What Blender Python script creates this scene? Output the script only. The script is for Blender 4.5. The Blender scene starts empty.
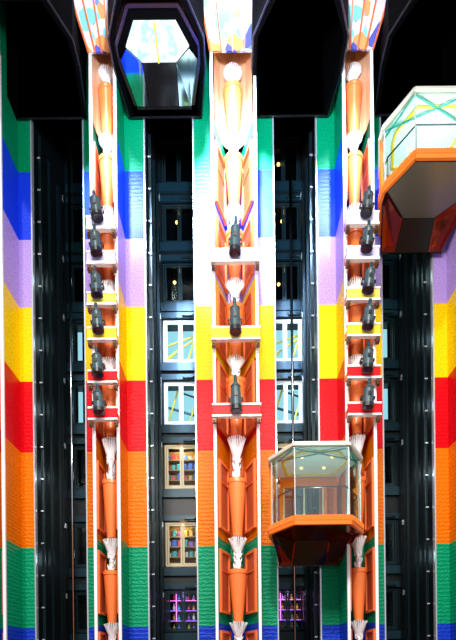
import bpy, bmesh, math, random
from mathutils import Vector, Matrix
random.seed(7)
C = bpy.context.scene.collection
F = 480.0; VX = 228.0; HY = 664.0; ZC = 1.6
DB, DF, DS = 18.26, 16.9, 22.0           # flange plane, pillar front, landing wall (metres from the camera)
def Z(py, d): return ZC + (HY - py) * d / F
def X(px, d): return (px - VX) * d / F

# ------------------------------------------------------------------ materials
def nt(name):
    m = bpy.data.materials.new(name); m.use_nodes = True
    t = m.node_tree; b = t.nodes['Principled BSDF']
    return m, t, b
def mat(name, col, rough=.5, metal=0, emit=None, es=0, bump=0, bscale=40, spec=.5, coat=0):
    m, t, b = nt(name)
    b.inputs['Base Color'].default_value = (*col, 1)
    b.inputs['Roughness'].default_value = rough
    b.inputs['Metallic'].default_value = metal
    b.inputs['Specular IOR Level'].default_value = spec
    b.inputs['Coat Weight'].default_value = coat
    if emit:
        b.inputs['Emission Color'].default_value = (*emit, 1); b.inputs['Emission Strength'].default_value = es
    if bump:
        tc = t.nodes.new('ShaderNodeTexCoord'); n = t.nodes.new('ShaderNodeTexNoise'); n.inputs['Scale'].default_value = bscale
        bp = t.nodes.new('ShaderNodeBump'); bp.inputs['Strength'].default_value = bump; bp.inputs['Distance'].default_value = .02
        t.links.new(tc.outputs['Object'], n.inputs['Vector']); t.links.new(n.outputs['Fac'], bp.inputs['Height'])
        t.links.new(bp.outputs['Normal'], b.inputs['Normal'])
    return m
def glass(name, tint, gl=.12, rough=.02):
    m = bpy.data.materials.new(name); m.use_nodes = True; t = m.node_tree; t.nodes.clear()
    o = t.nodes.new('ShaderNodeOutputMaterial'); mx = t.nodes.new('ShaderNodeMixShader')
    tr = t.nodes.new('ShaderNodeBsdfTransparent'); g = t.nodes.new('ShaderNodeBsdfGlossy')
    tr.inputs['Color'].default_value = (*tint, 1); g.inputs['Roughness'].default_value = rough
    mx.inputs['Fac'].default_value = gl
    t.links.new(tr.outputs[0], mx.inputs[1]); t.links.new(g.outputs[0], mx.inputs[2]); t.links.new(mx.outputs[0], o.inputs[0])
    return m
GREEN=(0.0,.27,.11); BLUE=(.008,.05,.80); LILAC=(.50,.34,.78); YEL=(.95,.64,.0); RED=(.72,.0,.006); ORA=(.85,.19,.0)
GREEN2=(.0,.33,.15); BLUE2=(.008,.05,.6)
BANDS=[(0,BLUE2),(Z(626,DB),GREEN2),(Z(546,DB),ORA),(Z(453,DB),RED),(Z(380,DB),YEL),(Z(308,DB),LILAC),(Z(240,DB),BLUE),(Z(172,DB),GREEN)]
def band_mat(name, dark=1.0, ripple=.5):
    m, t, b = nt(name); N = t.nodes.new; L = t.links.new
    tc = N('ShaderNodeTexCoord'); sp = N('ShaderNodeSeparateXYZ'); L(tc.outputs['Object'], sp.inputs[0])
    dv = N('ShaderNodeMath'); dv.operation = 'DIVIDE'; dv.inputs[1].default_value = 30; L(sp.outputs['Z'], dv.inputs[0])
    cr = N('ShaderNodeValToRGB'); cr.color_ramp.interpolation = 'CONSTANT'
    e = cr.color_ramp.elements
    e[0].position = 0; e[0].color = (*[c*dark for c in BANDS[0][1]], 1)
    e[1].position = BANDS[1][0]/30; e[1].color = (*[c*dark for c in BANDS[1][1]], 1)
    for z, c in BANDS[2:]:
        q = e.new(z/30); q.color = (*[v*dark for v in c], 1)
    L(dv.outputs[0], cr.inputs[0])
    # small glass mosaic grain of the panel
    n = N('ShaderNodeTexNoise'); n.inputs['Scale'].default_value = 22; n.inputs['Detail'].default_value = 3; L(tc.outputs['Object'], n.inputs['Vector'])
    mr = N('ShaderNodeMapRange'); mr.inputs[1].default_value=.25; mr.inputs[2].default_value=.75; mr.inputs[3].default_value=.55; mr.inputs[4].default_value=1.35
    L(n.outputs['Fac'], mr.inputs[0])
    mx = N('ShaderNodeMix'); mx.data_type='RGBA'; mx.blend_type='MULTIPLY'; mx.inputs[0].default_value=1
    L(cr.outputs[0], mx.inputs[6]); L(mr.outputs[0], mx.inputs[7]); L(mx.outputs[2], b.inputs['Base Color'])
    # horizontally quilted foil: courses of tiles
    w = N('ShaderNodeTexWave'); w.bands_direction='Z'; w.inputs['Scale'].default_value = 2.1; w.inputs['Distortion'].default_value = 5; w.inputs['Detail'].default_value = 3; w.inputs['Detail Scale'].default_value = 3.5
    L(tc.outputs['Object'], w.inputs['Vector'])
    ad = N('ShaderNodeMath'); ad.operation='MULTIPLY_ADD'; ad.inputs[1].default_value=.3; L(n.outputs['Fac'], ad.inputs[0]); L(w.outputs['Fac'], ad.inputs[2])
    bp = N('ShaderNodeBump'); bp.inputs['Distance'].default_value = .05
    st = N('ShaderNodeMapRange'); st.inputs[1].default_value=6; st.inputs[2].default_value=13; st.inputs[3].default_value=ripple; st.inputs[4].default_value=ripple*.18
    L(sp.outputs['Z'], st.inputs[0]); L(st.outputs[0], bp.inputs['Strength'])
    L(ad.outputs[0], bp.inputs['Height']); L(bp.outputs['Normal'], b.inputs['Normal'])
    b.inputs['Roughness'].default_value = .38; b.inputs['Specular IOR Level'].default_value = .16
    return m
def stained(name):
    m, t, b = nt(name); N = t.nodes.new; L = t.links.new
    tc = N('ShaderNodeTexCoord'); v = N('ShaderNodeTexVoronoi'); v.inputs['Scale'].default_value = 3.0; L(tc.outputs['Object'], v.inputs['Vector'])
    s = N('ShaderNodeSeparateColor'); L(v.outputs['Color'], s.inputs[0])
    cr = N('ShaderNodeValToRGB'); cr.color_ramp.interpolation='CONSTANT'; e = cr.color_ramp.elements
    cols=[(.9,.85,.85),(.18,.3,.85),(.85,.38,.12),(.75,.7,.95),(.25,.7,.75),(.95,.75,.55),(.1,.12,.5),(.92,.9,.95)]
    e[0].color=(*cols[0],1); e[1].position=1/8; e[1].color=(*cols[1],1)
    for i in range(2,8): q=e.new(i/8); q.color=(*cols[i],1)
    L(s.outputs[0], cr.inputs[0]); L(cr.outputs[0], b.inputs['Base Color']); b.inputs['Roughness'].default_value=.12
    return m
def rays(name):
    m, t, b = nt(name); N = t.nodes.new; L = t.links.new
    tc = N('ShaderNodeTexCoord'); w = N('ShaderNodeTexWave'); w.inputs['Scale'].default_value=3.5; w.bands_direction='DIAGONAL'; L(tc.outputs['Object'], w.inputs['Vector'])
    cr = N('ShaderNodeValToRGB'); e=cr.color_ramp.elements; e[0].position=.45; e[1].position=.55; e[0].color=(.66,.87,.80,1); e[1].color=(.82,.96,.92,1)
    L(w.outputs['Fac'], cr.inputs[0]); L(cr.outputs[0], b.inputs['Base Color']); b.inputs['Roughness'].default_value=.15
    return m
def lit(name):  # emission mottled between cyan and white by noise, for the hexagonal plate
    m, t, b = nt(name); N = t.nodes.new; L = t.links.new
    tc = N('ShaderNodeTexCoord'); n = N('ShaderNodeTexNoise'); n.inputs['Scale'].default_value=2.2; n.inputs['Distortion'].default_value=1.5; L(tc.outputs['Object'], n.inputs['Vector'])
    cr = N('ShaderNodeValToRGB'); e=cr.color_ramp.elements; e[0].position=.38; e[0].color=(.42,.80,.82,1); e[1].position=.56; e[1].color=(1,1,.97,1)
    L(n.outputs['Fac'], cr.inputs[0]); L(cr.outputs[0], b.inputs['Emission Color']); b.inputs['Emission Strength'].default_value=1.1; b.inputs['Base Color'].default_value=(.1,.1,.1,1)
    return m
def carpet(name):
    m, t, b = nt(name); N = t.nodes.new; L = t.links.new
    tc = N('ShaderNodeTexCoord'); v = N('ShaderNodeTexVoronoi'); v.inputs['Scale'].default_value=.9; L(tc.outputs['Object'], v.inputs['Vector'])
    cr = N('ShaderNodeValToRGB'); e=cr.color_ramp.elements; e[0].color=(.55,.05,.03,1); e[1].color=(.30,.14,.04,1); e[1].position=.6
    L(v.outputs['Distance'], cr.inputs[0]); L(cr.outputs[0], b.inputs['Base Color']); b.inputs['Roughness'].default_value=.8
    return m
M = dict(
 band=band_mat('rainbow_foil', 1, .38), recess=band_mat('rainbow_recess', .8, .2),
 white=mat('white_lacquer', (.92,.92,.93), .3), orange=mat('orange_lacquer', (.84,.18,.045), .3, bump=.1, spec=.4),
 orange_dark=mat('orange_mesh', (.52,.09,.025), .5, bump=.8, bscale=60), cone=mat('orange_cone', (.97,.235,.055), .28, spec=.5),
 crystal=mat('crystal', (.95,.97,1), .12, .0), spotbody=mat('spot_housing', (.05,.085,.095), .35, .2), black=mat('black_paint', (.006,.006,.008), .35),
 hood=mat('hood_black', (.0012,.0012,.0014), .7, spec=.03), shaft=mat('shaft_navy', (.002,.005,.007), .4, .0), steel=mat('shaft_steel', (.008,.022,.028), .3, .5),
 blue_steel=mat('blue_steel', (.010,.040,.058), .35, .3), panel=mat('shaft_panel', (.003,.008,.011), .4, .2), chrome=mat('chrome', (.8,.83,.85), .12, 1),
 cream=mat('cream_frame', (.8,.68,.42), .4), frame_backlit=mat('backlit_frame', (.95,.97,1), .4), frame_dark=mat('dark_frame', (.018,.042,.05), .3, .5),
 rim=mat('orange_rim', (.95,.21,.02), .35, spec=.3), maroon=mat('maroon_mirror', (.24,.035,.022), .1, .85), plate=mat('grey_plate', (.20,.185,.145), .3, .5),
 black_gloss=mat('black_gloss', (.008,.006,.005), .12, spec=.3), roof=mat('grey_roof', (.62,.60,.50), .4), mint=rays('mint_ceiling'),
 yellow=mat('yellow_steel', (.95,.62,.02), .4), teal=mat('teal_trim', (.02,.35,.3), .3),
 glass=glass('car_glass', (.84,.97,.94), .17), door_glass=glass('door_glass', (.88,.96,.98), .025, .06), stained=stained('stained_glass'),
 reflected_sky=mat('skylight_reflection', (0,0,0), 1, emit=(.45,.86,.95), es=.95), hex_glow=lit('glowing_hex'),
 bulb=mat('warm_bulb', (1,.6,.2), .3, emit=(1,.5,.12), es=5), shaded_rim=mat('shaded_orange_rim', (.02,.006,.004), .3), purple=mat('purple_tube', (.4,.1,.9), .3, emit=(.45,.12,1), es=2.2), pink=mat('pink_tube', (.9,.2,.7), .3, emit=(1,.18,.75), es=2.2),
 wood=mat('shelf_wood', (.55,.30,.10), .5), lobby=mat('lobby_wall', (.14,.07,.025), .6), carpet=carpet('lobby_carpet'), ceil=mat('ceiling_black', (.004,.004,.005), .7, spec=.1),
 niche=mat('peach_niche', (.92,.50,.26), .3), mirror_grey=mat('mirror_grey',(.32,.40,.36),.08,1), lens=mat('lens_glass', (.02,.02,.05), .05), clampm=mat('clamp_metal', (.12,.06,.03), .4, .5), aluminium=mat('aluminium_edge', (.75,.8,.85), .25, .6),
)
goods=[mat('goods_'+n, c, .4) for n, c in [('teal',(.05,.5,.55)),('red',(.75,.05,.05)),('blue',(.06,.15,.7)),('amber',(.85,.4,.04)),('white',(.85,.85,.8)),('purple',(.35,.08,.6)),('yellow',(.9,.75,.08))]]

# ------------------------------------------------------------------ builders
class MB:
    def __init__(s): s.bm = bmesh.new()
    def face(s, pts):
        return s.bm.faces.new([s.bm.verts.new(p) for p in pts])
    def loft(s, a, b, cap=True):
        va=[s.bm.verts.new(p) for p in a]; vb=[s.bm.verts.new(p) for p in b]; n=len(a)
        for i in range(n): s.bm.faces.new((va[i], va[(i+1)%n], vb[(i+1)%n], vb[i]))
        if cap: s.bm.faces.new(va[::-1]); s.bm.faces.new(vb)
        return s
    def box(s, x0,x1,y0,y1,z0,z1):
        return s.loft([(x0,y0,z0),(x1,y0,z0),(x1,y1,z0),(x0,y1,z0)], [(x0,y0,z1),(x1,y0,z1),(x1,y1,z1),(x0,y1,z1)])
    def prism(s, poly, z0, z1): return s.loft([(x,y,z0) for x,y in poly], [(x,y,z1) for x,y in poly])
    def bar(s, p, q, w, h=None):
        h=h or w; p=Vector(p); q=Vector(q); d=(q-p).normalized(); u=Vector((0,0,1)) if abs(d.z)<.9 else Vector((0,1,0))
        a=d.cross(u).normalized()*w/2; b=a.cross(d).normalized()*h/2
        return s.loft([p+a+b,p-a+b,p-a-b,p+a-b],[q+a+b,q-a+b,q-a-b,q+a-b])
    def cyl(s, p, q, r0, r1=None, n=16, cap=True):
        r1=r0 if r1 is None else r1; p=Vector(p); q=Vector(q); d=(q-p).normalized(); u=Vector((0,0,1)) if abs(d.z)<.9 else Vector((0,1,0))
        a=d.cross(u).normalized(); b=a.cross(d)
        c=[(math.cos(2*math.pi*i/n), math.sin(2*math.pi*i/n)) for i in range(n)]
        return s.loft([p+(a*x+b*y)*r0 for x,y in c],[q+(a*x+b*y)*r1 for x,y in c],cap)
    def lathe(s, o, prof, n=20):
        for (r0,z0),(r1,z1) in zip(prof, prof[1:]): s.cyl((o[0],o[1],o[2]+z0),(o[0],o[1],o[2]+z1),r0,r1,n)
        return s
    def build(s, name, m, parent=None, smooth=False, bevel=0):
        me=bpy.data.meshes.new(name); bm=s.bm
        bmesh.ops.recalc_face_normals(bm, faces=bm.faces)
        off=parent.matrix_world.translation if False else (Vector(parent['_w']) if parent else Vector((0,0,0)))
        if off.length: bmesh.ops.translate(bm, vec=-off, verts=bm.verts)
        if not parent:
            c=sum((v.co for v in bm.verts), Vector())/len(bm.verts); zmin=min(v.co.z for v in bm.verts); c.z=zmin
            bmesh.ops.translate(bm, vec=-c, verts=bm.verts); off=c
        if smooth:
            for f in bm.faces: f.smooth = True
        bm.to_mesh(me); bm.free(); me.materials.append(m)
        o=bpy.data.objects.new(name, me); C.objects.link(o)
        o['_w']=list(off)
        if parent: o.parent=parent; 
        else: o.location=off
        if parent and parent.type=='MESH': pass
        if bevel:
            bv=o.modifiers.new('bevel','BEVEL'); bv.width=bevel; bv.segments=2; bv.limit_method='ANGLE'
        return o
def empty(name, loc):
    o=bpy.data.objects.new(name, None); C.objects.link(o); o.location=loc; o['_w']=list(loc); o.empty_display_size=.2; return o
def tag(o, label=None, cat=None, group=None, kind=None):
    if label: o['label']=label
    if cat: o['category']=cat
    if group: o['group']=group
    if kind: o['kind']=kind
    return o
def copy_tree(o, loc=None, parent=None):
    c=o.copy(); C.objects.link(c)
    if parent: c.parent=parent
    if loc is not None: c.location=loc; c['_w']=list(loc)
    for ch in list(o.children): copy_tree(ch, None, c)
    return c

# ------------------------------------------------------------------ plan
PIL=[  # name, flange left/right, box left/right, opening/back half widths
 ('A', -10.2, -7.42, -9.0, -7.93, 'leftmost', 'cut off by the left edge of the photo'),
 ('B', -5.44, -3.12, -4.79, -3.87, 'left', 'with six spotlights, left of the centre pillar'),
 ('C', -1.255, 1.788, -.53, 1.06, 'centre', 'widest pillar in the middle with three spotlights'),
 ('D', 3.42, 5.86, 4.12, 5.18, 'right', 'with six spotlights, right of the centre pillar'),
 ('E', 7.80, 10.6, 8.33, 9.4, 'rightmost', 'cut off by the right edge of the photo')]
SHAFT=[(-7.42,-5.44),(-3.12,-1.255),(1.788,3.42),(5.86,7.80)]
SC=[(a+b)/2 for a,b in SHAFT]
SHN=['leftmost shaft','centre left shaft','centre right shaft','rightmost shaft']
PTOP=26.6
SCON=[(622,652,690),(538,570,622),(438,480,537),(360,381,436),(284,308,358),(211,235,282),(140,160,209),(73,90,137),(2,20,70)]
BANDN=['bottom blue band','lower green band','orange band','red band','yellow band','lilac band','blue band','upper green band','stained glass head']

# ------------------------------------------------------------------ setting
tag(MB().box(-13,13,-5,27,-.2,0).build('floor', M['carpet']), kind='structure')
tag(MB().box(-13,13,13.5,27.2,PTOP+.2,PTOP+.5).build('ceiling', M['ceil']), kind='structure')
tag(MB().box(-13,-10.25,18.5,18.8,0,PTOP).build('wall_left', M['hood']), kind='structure')
tag(MB().box(10.65,13,18.5,18.8,0,PTOP).build('wall_right', M['hood']), kind='structure')
tag(MB().box(-13,13,26.6,26.9,0,PTOP+.2).build('wall_back', M['shaft']), kind='structure')
ROWS=[(590,631),(522,566),(444.5,488),(381.5,424),(320,362),(263,303),(204,243),(145,184)]
RZ=[(Z(b,DS),Z(a,DS)) for a,b in ROWS]
n=0
# shaft side walls
for s,(a,b) in enumerate(SHAFT):
    for x0,x1 in ((a-.14,a-.02),(b+.02,b+.14)):
        n+=1; tag(MB().box(x0,x1,DB+.2,DS-.02,0,PTOP).build('trim_%d'%n, M['shaft']), kind='structure')
# floor slabs with spandrel faces, between landing rows
zs=[0]+[z for r in RZ for z in r]+[PTOP]
for k in range(len(RZ)+1):
    z0=RZ[k-1][1]+.03 if k else 0.0; z1=RZ[k][0]-.03 if k<len(RZ) else PTOP
    n+=1; tag(MB().box(-10.5,10.5,DS,26.55,z0+.02,z1-.02).build('trim_%d'%n, M['shaft']), kind='structure')
DN=0; WN=0
ROWM=['frame_dark','cream','cream','frame_backlit','frame_backlit','frame_dark','frame_dark','frame_dark']  # frames of the bright rows are whitened to carry the backlight
for r,(z0,z1) in enumerate(RZ):
    # walls between the landings
    edges=[-10.5]+[v for c in SC for v in (c-.80,c+.80)]+[10.5]
    for i in range(0,len(edges),2):
        n+=1; tag(MB().box(edges[i],edges[i+1],DS,DS+.15,z0-.02,z1+.02).build('trim_%d'%n, M['panel']), kind='structure')
    for s,c in enumerate(SC):
        DN+=1; d=empty('door_%d'%DN,(c,DS,z0)); tag(d,kind='structure')
        fm=M[ROWM[r] if s in (1,2) else 'frame_dark']; h=.78
        MB().box(c-h,c-h+.07,DS,DS+.1,z0,z1).box(c+h-.07,c+h,DS,DS+.1,z0,z1).box(c-h+.07,c+h-.07,DS,DS+.1,z1-.08,z1).box(c-h+.07,c+h-.07,DS,DS+.1,z0,z0+.08).build('frame',fm,d)
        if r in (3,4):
            WN+=1; tag(MB().box(*((c-1.1,c+1.1) if s in (1,2) else (c-.70,c-.50) if s==0 else (c+.50,c+.70)),22.75,22.8,z0,z1+.02).build('reflection_pane_%d'%WN,M['reflected_sky']),kind='structure')  # added glowing pane stands in for the skylight reflected by the doors
        for sg in (-1,1):
            x0,x1=(c-h+.09,c-.01) if sg<0 else (c+.01,c+h-.09)
            lf=MB().box(x0,x0+.085,DS+.02,DS+.07,z0+.09,z1-.09).box(x1-.085,x1,DS+.02,DS+.07,z0+.09,z1-.09).box(x0+.085,x1-.085,DS+.02,DS+.07,z1-.15,z1-.09).box(x0+.085,x1-.085,DS+.02,DS+.07,z0+.09,z0+.15).build('leaf',fm,d)
            MB().box(x0+.085,x1-.085,DS+.04,DS+.05,z0+.15,z1-.15).build('pane',M['door_glass'],lf)
        MB().box(c-.92,c+.92,DS-.14,DS-.02,z0-.44,z0-.06).build('sill_apron',M['blue_steel'],d)
        MB().box(c-.92,c+.92,DS-.12,DS-.02,z1+.05,z1+.30).build('header',M['blue_steel'],d)
        MB().box(c+.1,c+.55,DS-.2,DS-.13,z1+.10,z1+.19).cyl((c+.55,DS-.17,z1+.145),(c+.68,DS-.17,z1+.145),.05).build('door_operator',M['frame_dark'],d)
        MB().box(c-.92,c-.83,DS-.1,DS-.02,z0,z1).box(c+.83,c+.92,DS-.1,DS-.02,z0,z1).build('jamb',M['steel'],d)

# ------------------------------------------------------------------ pillars
def wall_pts(side, bx0, bx1, t):
    """point on the splayed recess wall: t=0 at the front edge, 1 at the back corner"""
    c=(bx0+bx1)/2; w=bx1-bx0; op=w/2-(.1 if w>1.3 else .06); bk=w*.16 if w>1.3 else op*.92
    x=op+(bk-op)*t
    return c+side*x, DF+.02+1.28*t
pillars={}
for (k,f0,f1,b0,b1,nm,desc) in PIL:
    c=(b0+b1)/2
    P=empty('rainbow_pillar',(c,DB,0)); pillars[k]=P
    tag(P,'%s rainbow striped pillar %s'%(nm,desc) if k!='C' else 'centre rainbow striped pillar, the widest, in the middle with three spotlights','pillar')
    for (x0,x1) in ((f0,b0),(b1,f1)):
        MB().box(x0,x1,DB,DB+.15,0,PTOP).build('flange_panel',M['band'],P)
    for x in (f0,f1):
        MB().box(x-.025,x+.025,DB-.03,DB+.16,0,PTOP).build('edge_trim',M['aluminium'],P)
    for (x0,x1) in ((b0,b0+.03),(b1-.03,b1)):
        MB().box(x0,x1,DF+.06,DB+.15,0,PTOP).build('side_panel',M['band'],P)
    for (x0,x1) in ((b0-.015,b0+.085),(b1-.085,b1+.015)):
        MB().box(x0,x1,DF-.02,DF+.06,0,23.15).build('front_trim',M['white'],P)
    m=MB(); L=[wall_pts(-1,b0,b1,0),wall_pts(-1,b0,b1,1),wall_pts(1,b0,b1,1),wall_pts(1,b0,b1,0)]
    for p,q in zip(L,L[1:]):
        nx=Vector((q[0]-p[0],q[1]-p[1],0)).cross(Vector((0,0,1))).normalized()*-.02
        m.loft([(p[0],p[1],0),(q[0],q[1],0),(q[0]+nx.x,q[1]+nx.y,0),(p[0]+nx.x,p[1]+nx.y,0)],[(p[0],p[1],Z(118,DF)),(q[0],q[1],Z(118,DF)),(q[0]+nx.x,q[1]+nx.y,Z(118,DF)),(p[0]+nx.x,p[1]+nx.y,Z(118,DF))])
    m.build('recess_liner',M['recess'],P)
    for i,(ft,ct,cb) in enumerate(SCON):
        za=Z(cb-10,DF); zb=Z(ct-22,DF)
        if zb>21.2 or zb<2: continue
        za=max(za,.4)
        for sd in (-1,1):
            pa,pb=wall_pts(sd,b0,b1,.04),wall_pts(sd,b0,b1,.80)
            def q(t,z,o):
                x=pa[0]+(pb[0]-pa[0])*t; y=pa[1]+(pb[1]-pa[1])*t
                nn=Vector((-(pb[1]-pa[1])*sd,(pb[0]-pa[0])*sd,0)).normalized()*o
                return (x+nn.x,y+nn.y,z)
            def slab(m,t0,t1,z0,z1,o0,o1):
                m.loft([q(t0,z0,o0),q(t1,z0,o0),q(t1,z0,o1),q(t0,z0,o1)],[q(t0,z1,o0),q(t1,z1,o0),q(t1,z1,o1),q(t0,z1,o1)])
            m=MB(); slab(m,0,.12,za,zb,.005,.09); slab(m,.88,1,za,zb,.005,.09); slab(m,.12,.88,zb-.09,zb,.005,.09); slab(m,.12,.88,za,za+.09,.005,.09); slab(m,.12,.88,zb-.75,zb-.71,.02,.06)
            fr=m.build('cheek_frame',M['orange'],P)
            m=MB(); slab(m,.12,.88,za+.09,zb-.09,.006,.03); m.build('cheek_panel',M['orange_dark'],fr)
    # smooth peach niche behind the topmost sconces
    m=MB(); zn=Z(118,DF); pts=[]
    for i in range(9):
        t=i/8*2-1; p=wall_pts(1,b0,b1,0); q=wall_pts(1,b0,b1,1); hw=abs(p[0]-c)-.03
        pts.append((c+hw*math.sin(t*math.pi/2), DF+.06+ (1.0 if k=='C' else .9)*math.cos(t*math.pi/2)))
    for p,q in zip(pts,pts[1:]):
        m.loft([(p[0],p[1],zn),(q[0],q[1],zn),(q[0],q[1]+.03,zn),(p[0],p[1]+.03,zn)],[(p[0],p[1],24.6),(q[0],q[1],24.6),(q[0],q[1]+.03,24.6),(p[0],p[1]+.03,24.6)])
    m.build('niche_shell',M['niche'],P)
    # flared stained-glass head between the hoods
    hx={'A':(-9.6,-7.6),'B':(-5.35,-3.5),'C':(-1.02,1.33),'D':(3.68,5.72),'E':(8.0,9.9)}[k]
    m=MB()
    lo=[(b0,DF-.03,23.15),(b1,DF-.03,23.15),(b1,DF+.02,23.15),(b0,DF+.02,23.15)]
    mid=[(hx[0],15.35,24.4),(hx[1],15.35,24.4),(b1,DF+.02,24.4),(b0,DF+.02,24.4)]
    top=[(hx[0],15.35,PTOP),(hx[1],15.35,PTOP),(b1,DF+.02,PTOP),(b0,DF+.02,PTOP)]
    m.loft(lo,mid,False); m.loft(mid,top,False); hd=m.build('flared_head',M['stained'],P)
    m=MB()
    for i in range(5):
        t=i/4; m.bar((b0+(b1-b0)*t,DF-.05,23.1),(hx[0]+(hx[1]-hx[0])*t,15.33,24.42),.05,.05)
    m.build('head_rib',M['orange'],hd)

# ------------------------------------------------------------------ sconces
def make_sconce(R):
    o=empty('wall_sconce',(0,0,0))
    H=2.0
    MB().lathe((0,0,-H),[(R*.52,0),(R*.97,H*.92)],28).build('cone',M['cone'],o)
    MB().lathe((0,0,0),[(R*1.03,-.16),(R*1.03,-.02),(R*.9,0)],28).build('collar',M['cone'],o)
    m=MB()
    m.lathe((0,0,0),[(R*.34,0),(R*.26,.5),(R*.36,.8)],12)
    for i in range(26):
        a=2*math.pi*i/26; 
        for q,(r,z,z0) in enumerate(((.98,1.15,.62),(.55,1.2,.66))):
            if q and i%2: continue
            m.cyl((R*.28*math.cos(a),R*.28*math.sin(a),z0),(R*r*math.cos(a),R*r*math.sin(a),z+.04*random.random()),.026,.014,5)
    for i in range(34):
        a=random.random()*6.28; z=.05+random.random()*.55
        m.cyl((R*.35*math.cos(a),R*.35*math.sin(a),z),(R*.48*math.cos(a),R*.48*math.sin(a),z+.12),.03,.01,5)
    m.build('crystal_fan',M['crystal'],o)
    MB().box(-.06,.06,R*.8,.66,-.5,-.38).build('mounting_arm',M['clampm'],o)
    return o
scp={'C':make_sconce(.335),'B':make_sconce(.31)}; scp['D']=scp['B']
used=set()
SY=17.5
for k,nm in (('B','left'),('C','centre'),('D','right')):
    b=[p for p in PIL if p[0]==k][0]; c=(b[3]+b[4])/2
    for i,(ft,ct,cb) in enumerate(SCON):
        z=Z(ct,SY)
        if z>23.9 or z<1.5: continue
        src=scp[k]
        if id(src) not in used: o=src; used.add(id(src)); o.location=(c,SY,z)
        else: o=copy_tree(src,(c,SY,z))
        o['label']='orange cone sconce with silvery fan, at the %s of the %s pillar'%(BANDN[i],nm); o['category']='sconce'; o['group']='cone sconces on the pillars'
        fan=[ch for ch in o.children if ch.name.startswith('crystal_fan')][0]; fan.scale.z=(Z(ft,SY)-z)/1.2
        cn=[ch for ch in o.children if ch.name.startswith('cone')][0]; cn.scale.z=(z-Z(cb,SY))/2.0

# ------------------------------------------------------------------ light bars and spotlights
BY=16.45
def make_spot():
    o=empty('spotlight',(0,0,0))
    b=MB().cyl((0,0,.0),(0,0,.50),.185,.165,20).lathe((0,0,.50),[(.165,0),(.18,.03),(.13,.08),(.075,.14)],20).build('housing',M['spotbody'],o,False,.012)
    MB().lathe((0,0,.63),[(.06,0),(.055,.20),(.03,.22)],14).build('cable_neck',M['blue_steel'],o)
    MB().lathe((0,0,-.12),[(.20,0),(.195,.13)],20).build('snoot',M['black'],o)
    MB().cyl((0,0,-.13),(0,0,-.122),.16,.16,20).build('lens',M['lens'],o)
    MB().box(-.05,.05,-.2,-.175,.22,.34).build('rating_plate',M['black'],b)
    MB().bar((-.22,0,.25),(-.22,.2,.25),.03,.08).bar((.22,0,.25),(.22,.2,.25),.03,.08).bar((-.22,.2,.25),(.22,.2,.25),.03,.08).bar((-.235,0,.25),(-.17,0,.25),.05).bar((.17,0,.25),(.235,0,.25),.05).build('yoke',M['black'],o)
    return o
spot=make_spot(); first=True
bars={'C':[(255,'lilac',LILAC),(333,'yellow',YEL),(410,'red',RED)],
      'B':[(221,'pale lilac',(.78,.74,.95)),(256,'lilac',(.66,.60,.92)),(297,'pale yellow',(.88,.70,.10)),(332,'yellow',(.90,.66,.03)),(375,'upper red',RED),(412,'lower red',RED)],
      'D':[(219,'pale lilac',(.78,.74,.95)),(254,'lilac',(.66,.60,.92)),(295,'pale yellow',(.88,.70,.10)),(331,'yellow',(.90,.66,.03)),(373,'upper red',RED),(410,'lower red',RED)]}
bm_cache={}
for k,nm in (('B','left'),('C','centre'),('D','right')):
    b=[p for p in PIL if p[0]==k][0]; x0,x1=b[3]-.03,b[4]+.03; c=(x0+x1)/2
    for i,(py,cn,col) in enumerate(bars[k]):
        z=Z(py,BY); h=.23
        o=empty('light_bar',(c,BY,z-h)); tag(o,'%s crossbar with white edges across the %s pillar'%(cn,nm),'crossbar','crossbars carrying the spotlights')
        if cn not in bm_cache: bm_cache[cn]=mat('bar_'+cn.replace(' ','_'),col,.45,spec=.2)
        MB().box(x0,x1,BY,BY+.12,z-h+.06,z+h-.06).build('face_panel',bm_cache[cn],o)
        for zz in (z-h,z+h-.07):
            MB().box(x0-.02,x1+.02,BY-.03,BY+.14,zz,zz+.07).build('edge_rail',M['white'],o,False,.01)
        for xx in (x0+.06,x1-.06):
            MB().box(xx-.05,xx+.05,BY+.14,DF-.02,z-.1,z+.1).build('bracket_arm',M['orange'],o)
            MB().box(xx-.06,xx+.06,BY+.02,BY+.2,z-h-.16,z-h-.005).cyl((xx,BY-.03,z-h-.09),(xx,BY+.02,z-h-.09),.035).build('clamp',M['clampm'],o)
        s=spot if first else copy_tree(spot); first=False
        s.location=(c+random.uniform(-.03,.03)+(-.06 if k=='B' else .06 if k=='D' else 0),BY-.28,z+(-.03 if k=='C' else .0))
        s.scale=(1,1,1.25 if k=='C' else 1.0)
        s.rotation_euler=(math.radians(random.uniform(-4,3)),math.radians({'C':0,'B':-6,'D':6}[k]+random.uniform(-3,3)),0)
        tag(s,'black spotlight hanging at the %s crossbar of the %s pillar'%(cn,nm),'spotlight','spotlights on the crossbars')

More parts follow.
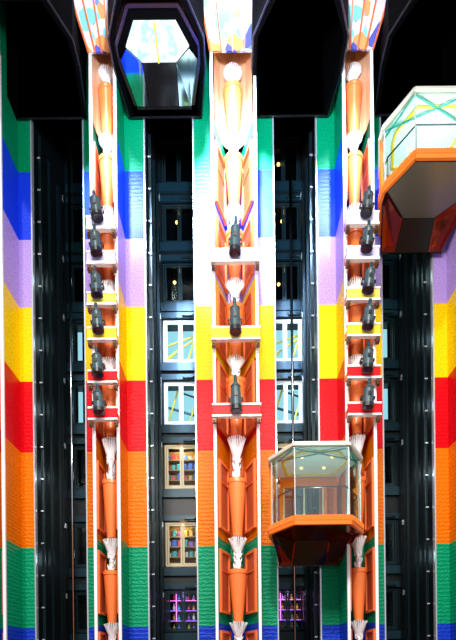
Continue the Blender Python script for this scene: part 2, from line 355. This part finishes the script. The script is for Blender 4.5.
# ------------------------------------------------------------------ hoods at the shaft tops
HC=[-6.62,-2.28,2.5,6.98]; HZ=22.28; HT=26.5
def hexa(c,s=0,back=18.15):
    return [(c-1.05+s,14.8+s*.8),(c+1.05-s,14.8+s*.8),(c+1.58-s,15.85),(c+1.58-s,16.65),(c+1.36-s,back),(c-1.36+s,back),(c-1.58+s,16.65),(c-1.58+s,15.85)]
for s,c in enumerate(HC):
    o=empty('shaft_hood',(c,16.6,HZ)); tag(o,'black faceted hood closing the top of the %s'%SHN[s],'hood','hoods over the elevator shafts')
    A=hexa(c); B=hexa(c,.16)
    m=MB(); nn=len(A)
    lo=[m.bm.verts.new((x,y,HZ)) for x,y in A]; hi=[m.bm.verts.new((x,y,HT)) for x,y in A]
    li=[m.bm.verts.new((x,y,HZ)) for x,y in B]; hj=[m.bm.verts.new((x,y,HT)) for x,y in B]
    for i in range(nn):
        j=(i+1)%nn
        m.bm.faces.new((lo[i],lo[j],hi[j],hi[i])); m.bm.faces.new((li[i],hj[i],hj[j],li[j])); m.bm.faces.new((lo[i],li[i],li[j],lo[j])); m.bm.faces.new((hi[i],hi[j],hj[j],hj[i]))
    m.build('shell',M['hood'],o)
    MB().prism(B,HT-.4,HT-.3).build('lid',M['hood'],o)
    m=MB()
    for i in range(nn):
        j=(i+1)%nn; m.bar((*A[i],HZ+.02),(*A[j],HZ+.02),.05,.04)
    m.build('lower_edge',M['black'],o)

# ------------------------------------------------------------------ glass elevators
def elevator(c, z0, H, label, S=1.0, y0=15.25, lit=False, plate='plate', back=17.95, drop=.35, hp=(.86,1.42,.56), hy=(.06,1.0,1.95), rim='rim', fm='maroon'):
    o=empty('glass_elevator',(c,y0+1.4,z0)); tag(o,label,'elevator')
    def poly(e=0,fb=0):   # plan outline, counter-clockwise from the front left
        return [(c-.86*S-e*.5,y0-e),(c+.86*S+e*.5,y0-e),(c+1.5*S+e,y0+1.05*S-e*.3),(c+1.5*S+e,y0+1.42*S),(c+1.13*S+e,back),(c-1.13*S-e,back),(c-1.5*S-e,y0+1.42*S),(c-1.5*S-e,y0+1.05*S-e*.3)]
    A=poly(); O=poly(.05)
    # floor with ribbed rim
    zr=z0+.30
    MB().prism(A,z0+.08,zr-.02).build('floor_deck',M['hood' if rim=='shaded_rim' else 'black'],o)
    seg=[(7,0),(0,1),(1,2),(2,3),(3,4),(6,7),(5,6)]
    for (i,j) in seg:
        m=MB(); p,q=Vector((*O[i],0)),Vector((*O[j],0)); L=(q-p).length
        m.bar((p.x,p.y,z0+.15),(q.x,q.y,z0+.15),.10,.30)
        nr=int(L/.09); dd=(q-p)/max(nr,1); nrm=Vector((dd.y,-dd.x,0)).normalized()*.055
        for t in range(nr):
            a=p+dd*(t+.5)+nrm; m.box(a.x-.018,a.x+.018,a.y-.02,a.y+.02,z0+.14,z0+.295)
        m.build('rim',M[rim],o)
    # underside: hexagonal plate and mirrored facets that slope to the shaft
    hx=[(c-hp[0]*S,y0+hy[0]),(c+hp[0]*S,y0+hy[0]),(c+hp[1]*S,y0+hy[1]*S),(c+hp[2]*S,y0+hy[2]*S),(c-hp[2]*S,y0+hy[2]*S),(c-hp[1]*S,y0+hy[1]*S)]
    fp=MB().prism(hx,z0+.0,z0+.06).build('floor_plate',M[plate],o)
    if plate=='hex_glow': MB().box(c-.035,c+.015,y0+hy[0],y0+hy[2]*S,z0-.04,z0-.005).build('glazing_bar',M['yellow'],fp)
    zb=z0-drop
    def facet(name,pts,m):
        mb=MB(); mb.loft(pts,[(x,y,z+.05) for x,y,z in pts]); mb.build(name,M[m],o)
    facet('keel',[(c-hp[2]*S,y0+hy[2]*S,z0),(c+hp[2]*S,y0+hy[2]*S,z0),(c+.6*S,back,zb),(c-.6*S,back,zb)],'black_gloss')
    for sd in (-1,1):
        facet('mirror_facet',[(c+sd*(hp[2]+.02)*S,y0+(hy[2]+.02)*S,z0-.01),(c+sd*hp[1]*S,y0+(hy[1]+.05)*S,z0-.01),(c+sd*1.46*S,y0+1.42*S,z0-.03),(c+sd*1.10*S,back,zb),(c+sd*.62*S,back,zb)],fm)
    MB().box(c-1.13*S,c+1.13*S,back,back+.06,zb-.03,z0+.3).build('rear_skirt',M['black_gloss'],o)
    # glass walls and posts
    zt=z0+H
    for (i,j) in ((7,0),(0,1),(1,2),(2,3),(6,7),(3,4),(5,6)):
        p,q=A[i],A[j]; m=MB(); m.bar((p[0],p[1],(zr+zt)/2),(q[0],q[1],(zr+zt)/2),.02,zt-zr-.06); m.build('glass_panel',M['glass'],o)
    for i in (0,1,2,7):
        MB().cyl((*A[i],zr),(*A[i],zt-.05),.02,.02,8).build('glass_joint',M['aluminium'],o)
    for i in (3,6):
        MB().cyl((A[i][0],A[i][1],zr),(A[i][0],A[i][1],zt),.06,.06,10).build('post',M['rim'],o)
    if rim=='rim':
        for sd in (-1,1):
            m=MB(); x=c+sd*1.48*S; m.bar((x,y0+1.5*S,z0+.1),(x,y0+1.5*S,z0+H*.60),.13,.13).bar((x-sd*.01,y0+1.5*S,z0+H*.60),(c+sd*1.42*S,y0+1.5*S,z0+H*.66),.12,.12); m.build('side_column',M['rim'],o)
    m=MB()
    for (i,j) in seg: m.bar((*O[i],zt),(*O[j],zt),.09,.09)
    m.build('roof_edge',M['roof'],o)
    MB().prism(poly(.02),zt+.05,zt+.11).build('roof',M['roof'],o)
    MB().prism(poly(-.08),zt-.03,zt+.03).build('ceiling_panel',M['mint'],o)
    m=MB(); I=[(c+(x-c)*.72,y0+1.35+(y-y0-1.35)*.72) for x,y in A]
    for i in range(8): m.bar((*I[i],zt-.06),(*I[(i+1)%8],zt-.06),.07,.05)
    m.build('ceiling_frame',M['yellow'],o)
    m=MB()
    for i,j in ((0,6),(1,3),(7,1),(2,0)): m.bar((*A[i],zt-.11),(*A[j],zt-.11),.05,.03)
    m.build('ceiling_rod',M['teal'],o)
    R=[(c+(x-c)*.93,y0+1.3+(y-y0-1.3)*.93) for x,y in A]
    m=MB()
    for (i,j) in ((6,7),(7,0),(0,1),(1,2),(2,3)): m.cyl((*R[i],zr+.95),(*R[j],zr+.95),.025,.025,8)
    for i in (6,7,0,1,2,3): m.cyl((*R[i],zr),(*R[i],zr+.95),.015,.015,8)
    m.build('handrail',M['blue_steel'],o)
    # rear wall: orange header, orange posts, dark glazed doors
    yb=back-.14
    MB().box(c-1.06*S,c+1.06*S,yb,yb+.1,zt-.42,zt-.06).build('rear_header',M['rim'],o)
    for xx in (-1.02,.62,.98):
        MB().box(c+xx*S-.06,c+xx*S+.06,yb,yb+.1,zr,zt-.42).build('rear_post',M['rim'],o)
    dr=MB().box(c-.95*S,c-.9*S,yb+.02,yb+.08,zr,zt-.42).box(c-.2*S,c-.14*S,yb+.02,yb+.08,zr,zt-.42).box(c+.5*S,c+.56*S,yb+.02,yb+.08,zr,zt-.42).build('car_door',M['cream'],o)
    MB().box(c-.9*S,c+.5*S,yb+.04,yb+.055,zr,zt-.42).build('pane',M['door_glass'],dr)
    m=MB()
    for xx,yy in ((-.5,.8),(.5,.8),(-.4,1.7),(.4,1.7)): m.cyl((c+xx*S,y0+yy,zt-.07),(c+xx*S,y0+yy,zt-.035),.045,.045,10)
    m.build('downlight',M['bulb'],o)
    return o
elevator(2.93, Z(526,15.25), 2.55, 'glass elevator low in the shaft right of the centre pillar, with orange rim', plate='maroon', drop=.72)
elevator(6.88, Z(163,15.25), 2.22, 'glass elevator high at the right edge, its grey floor plate seen from below', drop=.58)
e2=elevator(-2.28, HZ+.12, 2.2, 'dark elevator docked in its hood at the top, with bright hexagonal underside', S=.9, y0=15.2, plate='hex_glow', back=17.85, drop=.06, hp=(.76,1.18,.64), hy=(.33,1.07,1.53), rim='shaded_rim', fm='mirror_grey')  # this car's orange rim is painted dark for the shade in the hood

# ------------------------------------------------------------------ shaft equipment
for s,(a,b) in enumerate(SHAFT):
    for side,x in ((1,a),(-1,b)):
        vis = (s<2 and side==1) or (s>=2 and side==-1)
        if not vis: continue
        for q,yy in enumerate((18.75,19.7,20.7)):
            o=empty('guide_rail',(x+side*.1,yy,0)); tag(o,'dark steel guide rail, %s of three along the %s'%(['frontmost','middle','rearmost'][q],SHN[s]),'rail','guide rails in the shafts')
            MB().box(x+side*.1-.02,x+side*.1+.02,yy-.05,yy+.05,.0,22.3).box(x+side*.13-.05,x+side*.13+.05,yy-.012,yy+.012,.0,22.3).build('rail',M['steel'],o)
            for j in range(16 if q==0 else 0):
                zz=2.6+j*1.25; MB().box(min(x+side*.06,x+side*.17),max(x+side*.06,x+side*.17),yy-.09,yy-.055,zz,zz+.045).build('bracket',M['aluminium'],o)
        o=empty('cable_duct',(x+side*.09,21.4,0)); tag(o,'dark ribbed duct in the rear corner of the %s'%SHN[s],'duct','ducts in the shafts')
        MB().box(x+side*.06-.05,x+side*.06+.05,21.2,21.6,0,22.3).build('duct',M['panel'],o)
        for j in range(7):
            zz=RZ[j][1]-.4; MB().box(x+side*.125-.015,x+side*.125+.015,21.3,21.42,zz,zz+.22).build('call_box',M['aluminium'],o)
for s,z0 in ((0,0),(2,0)):
    o=MB().cyl((SC[s],19.6,z0),(SC[s],19.6,22.3),.055,.055,14).build('steel_pole',M['chrome'],None,True)
    tag(o,'slim bright steel pole running up the middle of the %s'%SHN[s],'pole')

# ------------------------------------------------------------------ beyond the landing doors
RN=['bottom landing','second landing up','third landing up','red band level','yellow band level']
for s in (1,2):
    c=SC[s]
    cc=c*1.02
    for r in (3,4):
        z0,z1=RZ[r]; o=empty('reflected_truss',(cc,22.5,z0)); tag(o,'reflected yellow truss, built as bars behind doors of the %s, %s'%(SHN[s],RN[r]),'truss','reflected trusses built behind the landings')  # truss mirrored in the door glass, modelled as bars behind it
        zb=z0-.02
        if r==4:
            for (xa,za,xb,zq) in ((-.95,.95,.95,1.65),(-.95,.3,.9,1.55),(.3,.3,.8,1.75),(-.95,.1,-.3,.7)):
                MB().cyl((cc+xa,22.5,z0+za),(cc+xb,22.5,z0+zq),.042,.042,8).build('beam',M['yellow'],o)
        else:
            for (xa,za,xb,zq) in ((-.65,.2,-.15,1.85),(.35,.2,.85,1.85)):
                MB().cyl((cc+xa,22.5,z0+za),(cc+xb,22.5,z0+zq),.042,.042,8).build('beam',M['yellow'],o)
            MB().bar((cc-1.0,22.6,z0+1.2),(cc+1.0,22.6,z0+.6),.07,.09).bar((cc-.1,22.65,z0+1.85),(cc+1.0,22.65,z0+1.45),.06).build('brace',M['frame_dark'],o)
# shelves with goods
for s in (1,2):
    c=SC[s]; cc=c*1.01
    for r in (1,2):
        z0,z1=RZ[r]
        o=empty('shop_shelf',(cc,22.5,z0)); tag(o,'wooden shop shelf behind doors of the %s, %s'%(SHN[s],RN[r]),'shelf','shop shelves')
        MB().box(cc-1.05,cc+1.05,22.7,22.75,z0,z1).build('back_panel',M['wood'],o)
        for j in range(4):
            MB().box(cc-1.05,cc+1.05,22.35,22.7,z0+.02+j*.47,z0+.06+j*.47).build('shelf_board',M['wood'],o)
        for xx in (-1.08,1.05): MB().box(cc+xx,cc+xx+.03,22.35,22.75,z0,z1).build('side_board',M['wood'],o)
        for j in range(1,4):
            for q in range(8):
                x=cc-.92+q*.26; h=random.uniform(.18,.34); zz=z0+.062+j*.47
                g=MB()
                w=random.uniform(.07,.11); g.box(x-w,x+w,22.4,22.62,zz,zz+h)
                ob=g.build('boxed_goods',random.choice(goods),None,False,.01)
                tag(ob,'small coloured boxed goods on shop shelf in the %s doorway, %s'%(SHN[s],RN[r]),'box','boxed goods, %s, %s'%(SHN[s],RN[r]))
        MB().cyl((cc,22.2,z1+.0),(cc,22.2,z1-.03),.10,.10,12).build('downlight',M['bulb'],o)
    # bar display on the bottom landing
    z0,z1=RZ[0]
    o=empty('bar_display',(cc,22.5,z0)); tag(o,'purple lit bottle display in the %s doorway, bottom landing'%SHN[s],'display')
    MB().box(cc-1.05,cc+1.05,22.7,22.75,z0,z1).build('back_panel',M['black_gloss'],o)
    for j in range(4): MB().box(cc-1.05,cc+1.05,22.35,22.7,z0+.02+j*.47,z0+.05+j*.47).build('shelf_board',M['black'],o)
    for j in range(1,4): MB().box(cc-1.0,cc+1.0,22.32,22.345,z0+.03+j*.47,z0+.055+j*.47).build('light_strip',M['pink' if j==3 else 'purple'],o)
    for xx in (-.35,.62): MB().box(cc+xx,cc+xx+.04,22.31,22.345,z0+.5,z1-.05).build('light_post',M['pink'],o)
    for j in range(0,4):
        for q in range(9):
            x=cc-.92+q*.23; zz=z0+.05+j*.47; h=random.uniform(.26,.36)
            ob=MB().lathe((x,22.5,zz),[(.055,0),(.06,h*.55),(.022,h*.72),(.022,h)],10).build('bottle',random.choice(goods),None,True)
            tag(ob,'bottle in the purple lit display of the %s doorway'%SHN[s],'bottle','display bottles, %s'%SHN[s])
for (px,py,r,s) in ((280,165,7,2),(283,222,6,2),(178,222,6,1),(175,282,5,1),(279,285,5,2)):
    x=X(px,22.5); z=Z(py,22.5); top=RZ[r][1]
    o=empty('pendant_lamp',(x,22.5,z)); tag(o,'small warm lamp glowing in the %s, %s'%(SHN[s],{7:'upper green band level',6:'blue band level',5:'lilac band level'}[r]),'lamp')
    MB().lathe((x,22.5,z-.07),[(.02,0),(.07,.05),(.07,.1),(.02,.14)],12).build('globe',M['bulb'],o,True)
    MB().cyl((x,22.5,z+.07),(x,22.5,max(top+.03,z+.2)),.01,.01,6).build('cord',M['black'],o)

# ------------------------------------------------------------------ light
w=bpy.data.worlds.new('world'); bpy.context.scene.world=w; w.use_nodes=True
w.node_tree.nodes['Background'].inputs[0].default_value=(.80,.88,1,1); w.node_tree.nodes['Background'].inputs[1].default_value=.55
def lamp(name,kind,loc,target,power,col=(1,1,1),**kw):
    l=bpy.data.lights.new(name,kind); l.energy=power; l.color=col
    for a,b in kw.items(): setattr(l,a,b)
    o=bpy.data.objects.new(name,l); C.objects.link(o); o.location=loc
    o.rotation_euler=(Vector(target)-Vector(loc)).to_track_quat('-Z','Y').to_euler(); return o
lamp('skylight_sun','SUN',(0,0,30),(1.5,17,12),1.5,(1,.97,.92),angle=math.radians(3))
lamp('skylight_spot','SPOT',(-.3,9.5,25.5),(.25,16.9,20.0),95000,(.50,.68,1),spot_size=math.radians(32),spot_blend=1,shadow_soft_size=.6)
for x,t in ((-4.9,-4.33),(5.2,4.65)):
    lamp('pillar_fill','SPOT',(x,9.5,25.5),(t,16.9,20.2),34000,(.50,.68,1),spot_size=math.radians(19),spot_blend=1,shadow_soft_size=.4)  # added unseen spots that whiten the upper side pillars
lamp('upper_fill','SPOT',(.2,6,15),(.2,16.8,21.6),17000,(.56,.72,1),spot_size=math.radians(66),spot_blend=1,shadow_soft_size=.6)  # added fill from below to brighten niches and pillar heads
lamp('atrium_fill','AREA',(0,6,14.1),(0,18,11),2100,(1,.95,.88),shape='RECTANGLE',size=8,size_y=2.4)  # added unseen fill, brightens the lower pillars
for (x,y,z,p) in ((2.93,15.7,Z(526,15.25)+.5,100),(6.88,15.7,Z(163,15.25)+.5,330)):
    lamp('car_fill','POINT',(x,y,z),(x,y,0),p,(.95,1,.95),shadow_soft_size=.02)  # added fill near the car floor, brightens the ceiling, no fixture there
for s in (1,2):
    for r,p,cl in ((1,14,(1,.75,.4)),(2,20,(1,.8,.5)),(0,6,(.6,.3,1)),(6,2,(1,.55,.2)),(5,3,(1,.6,.3))):
        lamp('landing_lamp','POINT',(SC[s],22.2,RZ[r][1]-.2),(0,0,0),p,cl,shadow_soft_size=.1)
for s in (0,3):
    for r in (1,2,3,4,5): lamp('shaft_fill','POINT',(SC[s],20.9,RZ[r][0]+.15),(0,0,0),9,(.6,.9,1),shadow_soft_size=.2)  # added cool fill for the outer door frames, no lamp there
for s in (1,2): 
    for r in (3,4): lamp('landing_fill','POINT',(SC[s],20.9,RZ[r][0]+.15),(0,0,0),12,(.7,.9,1),shadow_soft_size=.3)  # added fill that brightens the sill aprons, not real daylight

# ------------------------------------------------------------------ camera
cam=bpy.data.cameras.new('camera'); co=bpy.data.objects.new('camera',cam); C.objects.link(co)
ROLL=math.radians(.6)
co.location=(0,0,ZC); co.rotation_euler=(math.radians(90),ROLL,0)
cam.sensor_fit='VERTICAL'; cam.sensor_height=36; cam.sensor_width=36; cam.lens=F/640*36
cam.shift_y=(HY-320)/640; cam.shift_x=-math.sin(ROLL)*344/640
cam.clip_end=200
sc=bpy.context.scene; sc.camera=co
for o in bpy.data.objects:
    if '_w' in o: del o['_w']
vs=sc.view_settings; vs.view_transform='Standard'; vs.look='None'; vs.exposure=0; vs.gamma=1; vs.use_curve_mapping=False
